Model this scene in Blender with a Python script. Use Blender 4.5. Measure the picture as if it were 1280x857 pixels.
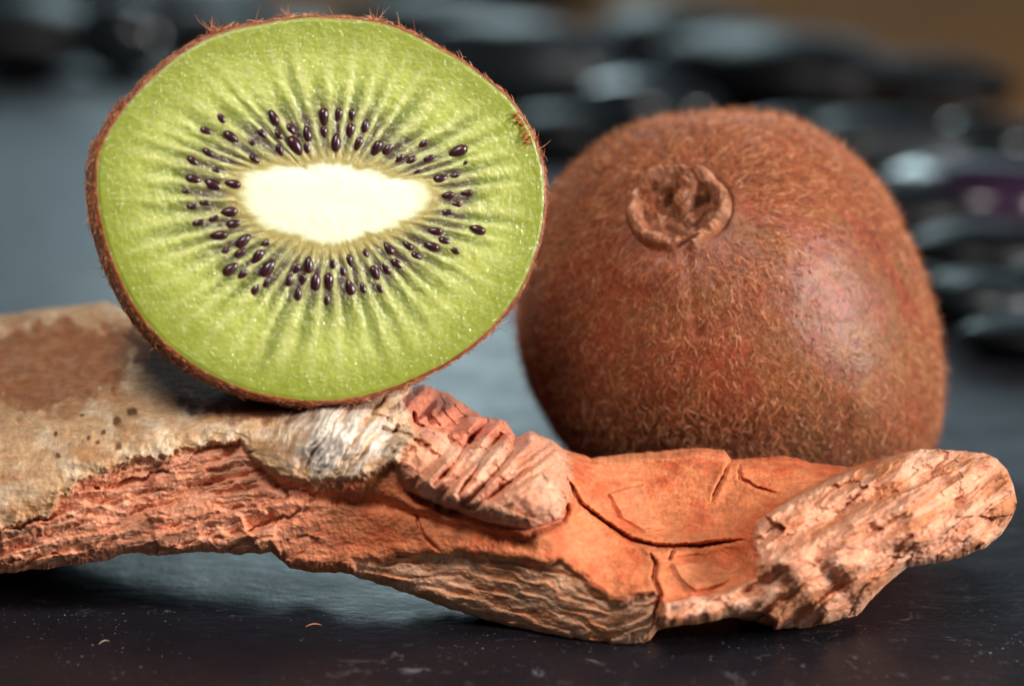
import bpy, math
import numpy as np
from mathutils import Vector

# ------------------------------------------------------------------ camera
CM = 0.01
PITCH = math.radians(11.5)
DF = 35.0                                   # cm from the lens to the plane of the cut face
SN, CS = math.sin(PITCH), math.cos(PITCH)
HCAM = 34.7*SN + (812-428.5)/100*34.7/35*CS   # camera height over the slate (cm)
CAM = np.array([0.0, -DF*CS, HCAM])
RT = np.array([1.0, 0, 0]); UP = np.array([0, SN, CS]); FW = np.array([0, CS, -SN])

def P(px, py, d):
    """point (cm) seen at photo pixel px,py, d cm behind the focus plane"""
    px, py, d = np.broadcast_arrays(np.asarray(px, float), np.asarray(py, float), np.asarray(d, float))
    D = DF + d
    x = (px-640)/100*D/DF; y = (428.5-py)/100*D/DF
    return CAM + D[..., None]*FW + x[..., None]*RT + y[..., None]*UP

def ground(px, py, z=0.0):
    r = FW + (px-640)/3500*RT + (428.5-py)/3500*UP
    return CAM + r*((z-CAM[2])/r[2])

sc = bpy.context.scene
for o in list(bpy.data.objects): bpy.data.objects.remove(o)
COL = sc.collection
cam = bpy.data.cameras.new('camera'); co = bpy.data.objects.new('camera', cam); COL.objects.link(co)
co.location = tuple(CAM*CM); co.rotation_euler = (math.pi/2-PITCH, 0, 0)
cam.sensor_width = 36; cam.lens = 36*DF/12.8; cam.clip_start = 0.01; cam.clip_end = 20
cam.dof.use_dof = True; cam.dof.focus_distance = (DF+0.85)*CM; cam.dof.aperture_fstop = 11.5
sc.camera = co
sc.render.resolution_x = 1024; sc.render.resolution_y = 685
# ------------------------------------------------------------------ light
w = bpy.data.worlds.new('World'); sc.world = w; w.use_nodes = True
bg = w.node_tree.nodes['Background']; bg.inputs[0].default_value = (0.85, 0.92, 1.0, 1); bg.inputs[1].default_value = 0.04
def area(name, loc, target, sx, sy, power, col):
    l = bpy.data.lights.new(name, 'AREA'); l.shape = 'RECTANGLE'; l.size = sx; l.size_y = sy
    l.energy = power; l.color = col
    o = bpy.data.objects.new(name, l); COL.objects.link(o); o.location = loc
    o.rotation_euler = (Vector(target)-Vector(loc)).to_track_quat('-Z', 'Y').to_euler()
    return o
area('window_light_back', (0.12, 2.3, 0.48), (0, 0.1, 0.03), 2.0, 0.50, 3.9, (0.62, 0.88, 1.0))
area('added_glint_light', (-0.10, 1.75, 0.72), (0, 0.2, 0.03), 0.30, 0.26, 4.0, (0.70, 0.94, 1.0))  # added small light for pebble glints and the kiwi's rim, not a real lamp
area('window_light_side', (0.92, -0.42, 0.36), (0, 0, 0.03), 0.26, 0.32, 19, (1.0, 0.96, 0.92))
area('added_front_fill', (-0.10, -0.62, 0.82), (0, 0, 0.03), 0.26, 0.24, 9.0, (1.0, 0.96, 0.90))  # soft fill added from the camera side, not a ceiling fixture
sc.view_settings.view_transform = 'Standard'; sc.view_settings.look = 'None'
sc.view_settings.exposure = -0.08; sc.view_settings.gamma = 1.0

# ------------------------------------------------------------------ helpers
rng = np.random.default_rng(7)
def lin(r, g, b):
    c = np.array([r, g, b], float)/255
    return np.where(c <= 0.04045, c/12.92, ((c+0.055)/1.055)**2.4)
def lin4(r, g, b): return (*[float(v) for v in lin(r, g, b)], 1.0)
_perm = np.random.default_rng(3).permutation(4096)
_ga = np.random.default_rng(4).uniform(0, 2*np.pi, 4096)
_gx, _gy = np.cos(_ga), np.sin(_ga)
def pn(x, y, seed=0):
    x = np.asarray(x, float)+seed*17.31; y = np.asarray(y, float)+seed*9.77
    xi = np.floor(x).astype(int); yi = np.floor(y).astype(int); xf = x-xi; yf = y-yi
    u = xf*xf*xf*(xf*(xf*6-15)+10); v = yf*yf*yf*(yf*(yf*6-15)+10)
    def g(ix, iy, dx, dy):
        h = _perm[(_perm[(ix+seed*101) & 4095]+iy) & 4095]
        return _gx[h]*dx+_gy[h]*dy
    a = g(xi, yi, xf, yf); b = g(xi+1, yi, xf-1, yf); c = g(xi, yi+1, xf, yf-1); d = g(xi+1, yi+1, xf-1, yf-1)
    return 1.41*(a+u*(b-a)+v*((c+u*(d-c))-(a+u*(b-a))))
def fbm(x, y, o=4, seed=0, gain=0.5):
    s = 0; a = 1.0; t = 0
    for i in range(o):
        s = s+a*pn(x*2**i, y*2**i, seed+i); t += a; a *= gain
    return s/t
def rdg(x, y, o=4, seed=0, gain=0.55):
    s = 0; a = 1.0; t = 0
    for i in range(o):
        s = s+a*(1-2*np.abs(pn(x*2**i, y*2**i, seed+i))); t += a; a *= gain
    return s/t
def ss(a, b, x):
    t = np.clip((x-a)/(b-a), 0, 1); return t*t*(3-2*t)
def dline(X, Y, pts):
    """distance to an open polyline, and position along it 0..1"""
    best = np.full(X.shape, 1e9); tt = np.zeros(X.shape)
    pts = np.array(pts, float); L = np.r_[0, np.cumsum(np.hypot(*np.diff(pts, axis=0).T))]
    for i in range(len(pts)-1):
        a, b = pts[i], pts[i+1]; e = b-a; l2 = max(e@e, 1e-9)
        t = np.clip(((X-a[0])*e[0]+(Y-a[1])*e[1])/l2, 0, 1)
        d = np.hypot(X-a[0]-t*e[0], Y-a[1]-t*e[1]); m = d < best
        best = np.where(m, d, best); tt = np.where(m, (L[i]+t*(L[i+1]-L[i]))/L[-1], tt)
    return best, tt
def sdpoly(X, Y, pts):
    """signed distance to a polygon, positive inside"""
    pts = [tuple(p) for p in pts]
    d, _ = dline(X, Y, pts+[pts[0]])
    ins = np.zeros(X.shape, bool); n = len(pts)
    for i in range(n):
        (x1, y1), (x2, y2) = pts[i], pts[(i+1) % n]
        c = (y1 > Y) != (y2 > Y)
        ins ^= c & (X < (x2-x1)*(Y-y1)/((y2-y1) if y2 != y1 else 1e-9)+x1)
    return np.where(ins, d, -d)
def tps(ctrl, X, Y, lam=0.02):
    c = np.array(ctrl, float); x = c[:, 0]/100; y = c[:, 1]/100; n = len(c)
    def K(r2): return 0.5*r2*np.log(r2+1e-12)
    A = np.zeros((n+3, n+3)); A[:n, :n] = K((x[:, None]-x)**2+(y[:, None]-y)**2)+lam*np.eye(n)
    A[:n, n] = 1; A[:n, n+1] = x; A[:n, n+2] = y; A[n:, :n] = A[:n, n:].T
    s = np.linalg.solve(A, np.r_[c[:, 2], 0, 0, 0])
    o = s[n]+s[n+1]*X/100+s[n+2]*Y/100
    for i in range(n): o = o+s[i]*K((X/100-x[i])**2+(Y/100-y[i])**2)
    return o
def pol(pts, cx, cy, n, sm=40):
    """periodic radius (px) around cx,cy for n angles, from an outline"""
    p = np.array(pts, float); a = np.arctan2(-(p[:, 1]-cy), p[:, 0]-cx); r = np.hypot(p[:, 0]-cx, p[:, 1]-cy)
    i = np.argsort(a); a = a[i]; r = r[i]
    th = np.linspace(-np.pi, np.pi, n, endpoint=False)
    R = np.interp(th, np.r_[a-2*np.pi, a, a+2*np.pi], np.r_[r, r, r])
    k = max(3, n//sm); ker = np.hanning(k+2)[1:-1]; ker /= ker.sum()
    R = np.convolve(np.r_[R[-k:], R, R[:k]], ker, 'same')[k:-k]
    return th, R

def mesh(name, V, F, mat, parent=None, col=None, kind=None, origin=None):
    """V in cm (n,3); F (m,4) or (m,3) int; one mesh object"""
    V = np.asarray(V, float); F = np.asarray(F, np.int64)
    org = np.zeros(3) if origin is None else np.asarray(origin, float)
    me = bpy.data.meshes.new(name)
    me.vertices.add(len(V)); me.vertices.foreach_set('co', ((V-org)*CM).astype(np.float32).ravel())
    k = F.shape[1]
    me.loops.add(F.size); me.loops.foreach_set('vertex_index', F.astype(np.int32).ravel())
    me.polygons.add(len(F)); me.polygons.foreach_set('loop_start', np.arange(0, F.size, k, dtype=np.int32))
    if col is not None:
        at = me.attributes.new('Col', 'FLOAT_COLOR', 'POINT')
        c = np.ones((len(V), 4), np.float32); c[:, :3] = np.clip(col, 0, 1); at.data.foreach_set('color', c.ravel())
    me.update(calc_edges=True); me.validate()
    me.materials.append(mat)
    o = bpy.data.objects.new(name, me); COL.objects.link(o)
    if parent is not None:
        o.parent = parent
        po = np.array(parent['_org']) if '_org' in parent else np.zeros(3)
        o.location = tuple((org-po)*CM)
    else: o.location = tuple(org*CM)
    if kind: o['kind'] = kind
    return o
def grid(nr, nc, wrap=False):
    i = np.arange(nr-1)[:, None]*nc; j = np.arange(nc if wrap else nc-1)[None]
    j2 = (j+1) % nc
    return np.stack([i+j, i+j2, i+nc+j2, i+nc+j], -1).reshape(-1, 4)
def submesh(V, F, keep, col):
    F = F[keep]; u, inv = np.unique(F, return_inverse=True)
    return V[u], inv.reshape(F.shape), col[u]
def thing(name, label, cat, org):
    o = bpy.data.objects.new(name, None); COL.objects.link(o); o.empty_display_size = 0.01
    o.location = tuple(np.asarray(org)*CM); o['label'] = label; o['category'] = cat; o['_org'] = [float(v) for v in org]
    return o
def child(name, V, F, mat, t, col=None, kind=None):
    return mesh(name, V, F, mat, t, col, kind, origin=list(t['_org']))

class NT:
    def __init__(s, name):
        s.m = bpy.data.materials.new(name); s.m.use_nodes = True; s.t = s.m.node_tree
        s.b = s.t.nodes['Principled BSDF']
    def n(s, ty, ins={}, **kw):
        nd = s.t.nodes.new(ty)
        for k, v in kw.items(): setattr(nd, k, v)
        for k, v in ins.items(): s.put(nd.inputs[k], v)
        return nd
    def put(s, sock, v):
        if hasattr(v, 'is_output'): s.t.links.new(v, sock)
        elif hasattr(v, 'outputs'): s.t.links.new(v.outputs[0], sock)
        else: sock.default_value = v
    def set(s, **kw):
        for k, v in kw.items(): s.put(s.b.inputs[k.replace('_', ' ')], v)
        return s
    def obj(s): return s.n('ShaderNodeTexCoord').outputs['Object']
    def noise(s, scale, detail=4, rough=0.5, vec=None, dist=0.0):
        return s.n('ShaderNodeTexNoise', {'Vector': vec or s.obj(), 'Scale': scale, 'Detail': detail, 'Roughness': rough, 'Distortion': dist})
    def ramp(s, fac, stops):
        r = s.n('ShaderNodeValToRGB', {'Fac': fac}); e = r.color_ramp.elements
        while len(e) < len(stops): e.new(0.5)
        for el, (p, c) in zip(e, stops):
            el.position = p; el.color = c if len(c) == 4 else (*c, 1)
        return r
    def mix(s, fac, a, b, bt='MIX'):
        m = s.n('ShaderNodeMix', data_type='RGBA', blend_type=bt)
        s.put(m.inputs[0], fac); s.put(m.inputs[6], a); s.put(m.inputs[7], b); return m.outputs[2]
    def math(s, op, a, b=0.0):
        return s.n('ShaderNodeMath', {0: a, 1: b}, operation=op).outputs[0]
    def bump(s, h, dist, strength=1.0, normal=None):
        d = {'Height': h, 'Distance': dist, 'Strength': strength}
        if normal: d['Normal'] = normal
        return s.n('ShaderNodeBump', d).outputs[0]
    def mul(s, col, noise, lo, hi):
        f = s.n('ShaderNodeMapRange', {0: noise, 1: 0.3, 2: 0.7, 3: lo, 4: hi}).outputs[0]
        v = s.n('ShaderNodeVectorMath', {0: col}, operation='SCALE'); s.put(v.inputs['Scale'], f); return v.outputs[0]
    def attr(s): return s.n('ShaderNodeVertexColor', layer_name='Col').outputs[0]

# ------------------------------------------------------------------ materials
def mat_slate():
    t = NT('slate'); v = t.obj()
    n1 = t.noise(9, 6, 0.6, v); n2 = t.noise(90, 6, 0.65, v); n3 = t.noise(700, 3, 0.6, v)
    base = t.ramp(n1, [(0.3, (0.004, 0.0035, 0.006)), (0.7, (0.009, 0.008, 0.012))])
    # chalky scuffs and dust specks
    d1 = t.ramp(t.noise(160, 5, 0.75, v, 1.5), [(0.60, (0, 0, 0)), (0.72, (1, 1, 1))])
    d2 = t.ramp(t.noise(28, 3, 0.5, v), [(0.46, (0, 0, 0)), (0.62, (1, 1, 1))])
    d4 = t.ramp(t.noise(45, 4, 0.6, v), [(0.42, (0, 0, 0)), (0.66, (1, 1, 1))])
    d3 = t.ramp(t.noise(1500, 2, 0.5, v), [(0.685, (0, 0, 0)), (0.73, (1, 1, 1))])
    dm = t.math('MULTIPLY', d1, d2); dm = t.math('MULTIPLY', dm, 0.75)
    c = t.mix(dm, base.outputs[0], (0.22, 0.21, 0.23, 1))
    c = t.mix(t.math('MULTIPLY', d3, d4), c, (0.34, 0.31, 0.30, 1))
    r = t.ramp(n2, [(0.3, (0.36,)*3), (0.7, (0.50,)*3)])
    b = t.bump(n3, 0.00008, 0.5); b = t.bump(n2, 0.0006, 0.55, b); b = t.bump(n1, 0.003, 0.4, b)
    return t.set(Base_Color=c, Roughness=r, Normal=b, Specular_IOR_Level=0.42).m
def mat_table():
    t = NT('table_wood'); v = t.obj()
    mp = t.n('ShaderNodeMapping', {'Vector': v, 'Scale': (1.0, 9.0, 1.0), 'Rotation': (0, 0, 0.25)})
    n = t.noise(9, 6, 0.6, mp.outputs[0], 0.8)
    c = t.ramp(n, [(0.3, lin4(96, 62, 26)), (0.7, lin4(140, 94, 44))])
    return t.set(Base_Color=c, Roughness=0.9, Specular_IOR_Level=0.08, Normal=t.bump(n, 0.0008, 0.4)).m
def mat_pebble(name, c, rough, spec=0.5):
    t = NT(name); n = t.noise(45, 5, 0.6)
    a = np.array(c)
    cc = t.ramp(n, [(0.3, tuple(a*0.6)), (0.7, tuple(a*1.5))])
    return t.set(Base_Color=cc, Roughness=rough, Specular_IOR_Level=spec, Normal=t.bump(n, 0.0003, 0.2)).m
def mat_wood(name, spec=0.3, rough=0.75, mottling=0.5):
    t = NT(name); v = t.obj()
    n1 = t.noise(900, 5, 0.65, v); n2 = t.noise(3200, 3, 0.6, v); n3 = t.noise(260, 5, 0.6, v)
    mp = t.n('ShaderNodeMapping', {'Vector': v, 'Scale': (260.0, 420.0, 2100.0), 'Rotation': (0.0, 0.16, 0.0)})
    gr = t.noise(1.0, 4, 0.6, mp.outputs[0], 0.6)
    c = t.mul(t.mul(t.mul(t.attr(), n3, 0.82, 1.14), n1, 0.78, 1.16), gr, 0.80, 1.16)
    b = t.bump(n2, 0.00008, 0.6); b = t.bump(n1, 0.00022, 0.6, b); b = t.bump(n3, 0.0003, 0.4, b); b = t.bump(gr, 0.00028, 0.55, b)
    return t.set(Base_Color=c, Roughness=rough, Specular_IOR_Level=spec, Normal=b).m
def mat_flesh():
    t = NT('kiwi_flesh'); v = t.obj()
    n1 = t.noise(2100, 2, 0.5, v); n2 = t.noise(420, 3, 0.5, v); n3 = t.noise(1100, 3, 0.6, v)
    soft = t.bump(n2, 0.0003, 0.35); soft = t.bump(n3, 0.00010, 0.5, soft)
    wet = t.bump(n1, 0.00026, 1.0); wet = t.bump(n2, 0.0005, 0.5, wet)
    c = t.mul(t.attr(), n3, 0.88, 1.10)
    t.set(Base_Color=c, Roughness=0.45, IOR=1.36, Normal=soft, Subsurface_Weight=0.35, Subsurface_Radius=(0.9, 1.0, 0.35),
          Subsurface_Scale=0.0014, Coat_Weight=0.75, Coat_Roughness=0.08, Coat_IOR=1.45, Coat_Normal=wet)
    return t.m
def mat_core():
    t = NT('kiwi_core'); n = t.noise(900, 4, 0.6)
    t.set(Base_Color=t.attr(), Roughness=0.42, Normal=t.bump(n, 0.0003, 0.45), Subsurface_Weight=0.4,
          Subsurface_Radius=(1.0, 0.95, 0.7), Subsurface_Scale=0.002)
    return t.m
def mat_seed():
    t = NT('kiwi_seed'); n = t.noise(900, 3)
    return t.set(Base_Color=t.ramp(n, [(0.3, (0.012, 0.003, 0.005)), (0.75, (0.07, 0.012, 0.02))]), Roughness=0.28,
                 Normal=t.bump(n, 0.0003, 0.5), Coat_Weight=0.25, Coat_Roughness=0.1).m
def mat_skin():
    t = NT('kiwi_skin'); v = t.obj()
    n1 = t.noise(1300, 4, 0.65, v); n2 = t.noise(330, 4, 0.6, v)
    c = t.mul(t.mul(t.attr(), n1, 0.62, 1.3), n2, 0.85, 1.15)
    b = t.bump(n1, 0.00025, 0.7); b = t.bump(n2, 0.0002, 0.3, b)
    return t.set(Base_Color=c, Roughness=0.43, Specular_IOR_Level=0.5, Normal=b, Sheen_Weight=0.10, Sheen_Roughness=0.4).m
def mat_fuzz():
    t = NT('kiwi_fuzz')
    return t.set(Base_Color=t.attr(), Roughness=0.5, Specular_IOR_Level=0.4).m
M = dict(slate=mat_slate(), table=mat_table(), pb=mat_pebble('pebble_black', (0.0025, 0.0025, 0.0035), 0.42, 0.22),
         pg=mat_pebble('pebble_grey', (0.009, 0.012, 0.014), 0.15), pd=mat_pebble('pebble_slate', (0.010, 0.013, 0.016), 0.40, 0.4), pp=mat_pebble('pebble_plum', (0.02, 0.009, 0.022), 0.2),
         wood=mat_wood('bare_wood'), bark=mat_wood('bark', 0.25, 0.8), knot=mat_wood('knot_wood', 0.3, 0.7),
         flesh=mat_flesh(), core=mat_core(), seed=mat_seed(), skin=mat_skin(), fuzz=mat_fuzz())

# ------------------------------------------------------------------ the setting
def slab(name, poly, z0, z1, mat, rough=0.0):
    p = []
    for i in range(len(poly)):
        a, b = np.array(poly[i]), np.array(poly[(i+1) % len(poly)])
        for s in np.linspace(0, 1, 24, endpoint=False): p.append(a+(b-a)*s)
    p = np.array(p)
    if rough: p = p+rough*np.stack([fbm(p[:, 0]*0.6, p[:, 1]*0.6, 3, 5), fbm(p[:, 0]*0.6, p[:, 1]*0.6, 3, 6)], -1)
    n = len(p); c = p.mean(0)
    rings = [(p, z0), (p, z1-0.12), (c+(p-c)*0.997, z1)]
    V = [np.c_[q, np.full(n, z)] for q, z in rings]
    V = np.vstack(V+[np.r_[c, z1][None], np.r_[c, z0][None]])
    F = grid(3, n, True).tolist()
    j = np.arange(n); j2 = (j+1) % n
    T = np.vstack([np.stack([2*n+j, 2*n+j2, np.full(n, 3*n)], -1), np.stack([j2, j, np.full(n, 3*n+1)], -1)])
    Q = np.array(F); tri = np.vstack([Q[:, [0, 1, 2]], Q[:, [0, 2, 3]], T])
    o = mesh(name, V, tri, mat, kind='structure')
    return o
g = lambda x, y: tuple(ground(x, y)[:2])
slab('slate_board', [(-26, -30), (30, -30), (30, 4.0), g(1300, 395), g(1040, 190), g(760, 60), g(300, 10), g(-100, -5), (-40, 40), (-40, -20)],
     -0.6, 0.0, M['slate'], 0.3)
slab('table_top', [(-120, -45), (120, -45), (160, 420), (-160, 420)], -3.6, -0.62, M['table'])

# ------------------------------------------------------------------ kiwi shapes
def tubes(roots, dirs, norms, L, curl, lift, rad, colr, seg=3):
    """hairs: three-sided tapering tubes; all arrays per hair"""
    n = len(roots); s = np.linspace(0, 1, seg+1)
    side = np.cross(norms, dirs)
    pts = []
    for k in s:
        pts.append(roots + dirs*(L*k*np.cos(curl*k*0.7))[:, None] + side*(L*k*np.sin(curl*k)*0.6)[:, None]
                   + norms*(L*(lift*k - 0.55*lift*k*k*(lift < 1.2)))[:, None])
    C = np.stack(pts, 1)                                    # n,seg+1,3
    T = np.gradient(C, axis=1); T /= np.linalg.norm(T, axis=2, keepdims=True)+1e-9
    A = np.cross(T, norms[:, None, :]+0.31); A /= np.linalg.norm(A, axis=2, keepdims=True)+1e-9
    B = np.cross(T, A)
    r = (rad[:, None]*(1-0.8*s[None]))[..., None]
    ring = np.stack([C+r*(A*math.cos(a)+B*math.sin(a)) for a in (0, 2.094, 4.189)], 2)   # n,seg+1,3,3
    V = ring.reshape(-1, 3)
    base = (np.arange(n)*(seg+1)*3)[:, None, None]
    i = np.arange(seg)[None, :, None]*3; j = np.arange(3)[None, None]; j2 = (j+1) % 3
    F = np.stack([base+i+j, base+i+j2, base+i+3+j2, base+i+3+j], -1).reshape(-1, 4)
    return V, F, np.repeat(colr, (seg+1)*3, axis=0)

def rand_tangent(N, bias=None, k=0.0):
    r = rng.normal(size=N.shape)
    if bias is not None: r = r+k*bias
    r -= N*(r*N).sum(1, keepdims=True)
    return r/(np.linalg.norm(r, axis=1, keepdims=True)+1e-9)

# ---- whole kiwi: silhouette round the view of its long axis, long axis 6.8 cm
KO = [(643, 400), (646, 345), (662, 285), (692, 233), (730, 194), (790, 160), (860, 145), (930, 140), (1000, 154), (1060, 192),
      (1102, 240), (1132, 298), (1156, 360), (1172, 430), (1176, 480), (1171, 540), (1150, 588), (1090, 622), (1000, 640),
      (910, 644), (830, 634), (760, 606), (705, 560), (676, 515), (655, 468)]
KC = (908, 394)
NT_, NP_ = 440, 240
kth, kR = pol(KO, *KC, NT_); kR = kR*0.985
KZ = 3.6
def kiwi_pts(dC):
    D = DF+dC; sc_ = D/DF/100
    ph = np.linspace(-np.pi/2, np.pi/2, NP_)
    c = np.cos(ph)[:, None]**0.94; s = np.sign(np.sin(ph))*np.abs(np.sin(ph))**1.0
    u = c*(kR*np.cos(kth))[None]*sc_; v = c*(kR*np.sin(kth))[None]*sc_
    wv = np.broadcast_to((s*KZ)[:, None], u.shape)
    C = P(KC[0], KC[1], dC)
    return C, u, v, wv
def kfr(u, v, wv, C): return C+u[..., None]*RT+v[..., None]*UP-wv[..., None]*FW
lo, hi = 2.0, 9.0
for _ in range(30):
    mid = (lo+hi)/2; C, u, v, wv = kiwi_pts(mid)
    zmin = kfr(u, v, wv, C)[..., 2].min()
    if zmin > 0.0: lo = mid
    else: hi = mid
KD = lo
C, u, v, wv = kiwi_pts(KD)
VK = kfr(u, v, wv, C)
def gnorm(V, wrap=True):
    du = np.roll(V, -1, 1)-np.roll(V, 1, 1) if wrap else np.gradient(V, axis=1)
    dv = np.gradient(V, axis=0); n = np.cross(du, dv); n /= np.linalg.norm(n, axis=2, keepdims=True)+1e-12
    return n
NK = gnorm(VK); NK[0] = FW; NK[-1] = -FW
if ((VK-C)*NK).sum() < 0: NK = -NK
# photo-plane coordinates of the vertices, px at the kiwi's own distance
kpx = KC[0]+u*100*DF/(DF+KD); kpy = KC[1]-v*100*DF/(DF+KD); front = wv > 0
SCX, SCY = 850, 268
rs = np.where(front, np.hypot(kpx-SCX, (kpy-SCY)*1.08), 999)
disp = 0.035*fbm(kpx/120, kpy/120+wv, 3, 21)+0.010*fbm(kpx/22+wv*3, kpy/22-wv*2, 3, 24)
disp -= 0.015*np.exp(-((rs-72)/9)**2)+0.42*ss(47, 35, rs)
disp += 0.05*np.exp(-((rs-105)/26)**2)*(0.6+0.8*fbm(kpx/40, kpy/40, 2, 31))
an = np.arctan2(kpy-SCY, kpx-SCX)
disp += 0.022*ss(170, 90, rs)*ss(55, 75, rs)*rdg(an*5, rs/160, 2, 33)          # creases running off the scar
dcr, _ = dline(kpx, kpy, [(842, 330), (845, 370), (852, 420)])
disp -= np.where(front, 0.035*np.exp(-(dcr/5)**2), 0)
VK = VK+NK*disp[..., None]
NK = gnorm(VK); NK[0] = FW; NK[-1] = -FW
if ((VK-C)*NK).sum() < 0: NK = -NK
nz = fbm(kpx/70, kpy/70+wv*1.3, 4, 41)[..., None]; n5 = fbm(kpx/14, kpy/14+wv*5, 3, 44)[..., None]
brown = lin(128, 70, 42); rust = lin(136, 64, 38); olive = lin(136, 98, 56)
mo = ss(-0.05, 0.35, nz+0.35*np.exp(-(((kpx-1010)/140)**2+((kpy-470)/110)**2))[..., None]-0.08)
ck = brown+(rust-brown)*ss(-0.1, 0.4, fbm(kpx/90+5, kpy/90+wv, 3, 47))[..., None]
ck = ck+(olive-ck)*mo*0.45
ck = ck*(1+0.35*n5)
# rusty freckles where the fuzz has rubbed off
vx = pn(kpx/8, kpy/11, 51); bald = np.exp(-(((kpx-1035)/75)**2+((kpy-375)/85)**2))*front
fre = (ss(0.42, 0.56, vx)*ss(0.25, 0.5, bald))[..., None]
ck = ck+(lin(120, 38, 26)-ck)*fre*0.9
kiwi = thing('whole_kiwi', 'uncut brown fuzzy kiwi with a round stem scar, standing on slate behind the wood', 'kiwi', np.r_[C[:2], 0.0])
child('skin', VK.reshape(-1, 3), grid(NP_, NT_, True), M['skin'], kiwi, ck.reshape(-1, 3))

# fuzz
def fuzz_from(V, N, A, count, dens):
    p = (A*dens).ravel(); p = p/p.sum()
    idx = rng.choice(p.size, count, p=p)
    nc = V.shape[1]; i, j = idx//nc, idx % nc
    i2 = np.clip(i+1, 0, V.shape[0]-1); j2 = (j+1) % nc
    a, b = rng.random(count)[:, None], rng.random(count)[:, None]
    r = V[i, j]+(V[i2, j]-V[i, j])*a+(V[i, j2]-V[i, j])*b
    return r, N[i, j], i, j
def cellarea(V):
    du = np.linalg.norm(np.roll(V, -1, 1)-V, axis=2); dv = np.linalg.norm(np.gradient(V, axis=0), axis=2); return du*dv
dens = np.where(front, 1.0, 0.30)*(1-0.90*ss(0.15, 0.7, bald))*(1+1.2*np.exp(-((rs-95)/40)**2))*np.where(rs < 54, 0.0, 1)
dens = dens*(0.6+0.8*ss(-0.3, 0.4, fbm(kpx/35, kpy/35+wv, 2, 61)))
r, n, i, j = fuzz_from(VK, NK, cellarea(VK), 36000, dens)
cnt = len(r)
SCP = None
away = np.stack([kpx[i, j]-SCX, -(kpy[i, j]-SCY)], -1); away /= np.linalg.norm(away, axis=1, keepdims=True)+1
bias = away[:, :1]*RT+away[:, 1:]*UP+np.array([0.35, 0, -0.35])
tang = rand_tangent(n, bias, 1.5)
L = rng.gamma(2.6, 0.026, cnt)+0.03; near = np.exp(-((rs[i, j]-95)/45)**2); L *= 1+0.35*near
lift = np.clip(rng.normal(0.24, 0.18, cnt), 0.03, 1.0); up_ = rng.random(cnt) < 0.14; lift[up_] = rng.uniform(0.5, 1.15, up_.sum())
hair_c = np.array([lin(180, 100, 60), lin(210, 134, 88), lin(126, 58, 34), lin(234, 180, 136)])
cc = hair_c[rng.choice(4, cnt, p=[.38, .3, .2, .12])]
rad = rng.uniform(0.0028, 0.0076, cnt)
stub = bald[i, j] > 0.32; cc[stub] = lin(104, 38, 28); L[stub] *= 0.55; lift[stub] *= 0.6; rad[stub] *= 1.5
Vh, Fh, Ch = tubes(r-n*0.004, tang, n, L, rng.normal(0, 0.5, cnt), lift, rad, cc)
r, n, i, j = fuzz_from(VK, NK, cellarea(VK), 26000, np.where(front, 1.0, 0.4)*np.where(rs < 54, 0.0, 1)*(1-0.8*ss(0.2, 0.6, bald))*(1+2.0*ss(0.25, 0.0, np.abs(wv)/KZ))); n_s = len(r)
cc = hair_c[rng.choice(4, n_s, p=[.35, .35, .1, .2])]
Vs, Fs, Cs = tubes(r-n*0.004, rand_tangent(n), n, rng.uniform(0.045, 0.12, n_s), rng.normal(0, 0.7, n_s), rng.uniform(0.5, 1.6, n_s), rng.uniform(0.0024, 0.0042, n_s), cc, 2)
child('fuzz', np.vstack([Vh, Vs]), np.vstack([Fh, Fs+len(Vh)]), M['fuzz'], kiwi, np.vstack([Ch, Cs]), 'stuff')

# stem scar: a shrivelled collar with torn flaps round a hollow
th_s = math.atan2(-(SCY-KC[1]), SCX-KC[0]); rho = math.hypot(SCX-KC[0], SCY-KC[1])
k_i = np.argmin(np.where(front, np.hypot(kpx-SCX, kpy-SCY), 1e9)); ki, kj = np.unravel_index(k_i, kpx.shape)
blk = (np.hypot(kpx-SCX, kpy-SCY) < 90) & (np.hypot(kpx-SCX, kpy-SCY) > 62) & front
sn = NK[blk].mean(0); sn /= np.linalg.norm(sn); so = VK[blk].mean(0)
ray = P(SCX, SCY, KD)-CAM; ray /= np.linalg.norm(ray)
so = CAM+ray*(((so-CAM)@sn)/(ray@sn))
ex = RT-sn*(RT@sn); ex /= np.linalg.norm(ex); ey = np.cross(sn, ex)
nr, na = 120, 260
aa = np.linspace(0, 2*np.pi, na, endpoint=False)[None]; rr = np.linspace(0, 1, nr)[:, None]
R0 = 0.73*(1+0.05*fbm(np.cos(aa)*2+3, np.sin(aa)*2, 3, 71)+0.05*np.cos(aa*2+0.6))
X = rr*R0*np.cos(aa); Y = rr*R0*np.sin(aa)*1.06
q = rr*np.ones_like(aa); na_ = fbm(np.cos(aa)*2.4, np.sin(aa)*2.4, 3, 72)*np.ones_like(q)
H = 0.14*np.exp(-((q-0.80-0.05*na_)/0.15)**2)*(1+0.9*na_) - 0.05*ss(0.78, 0.50, q)-0.24*ss(0.90, 1.0, q)
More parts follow.
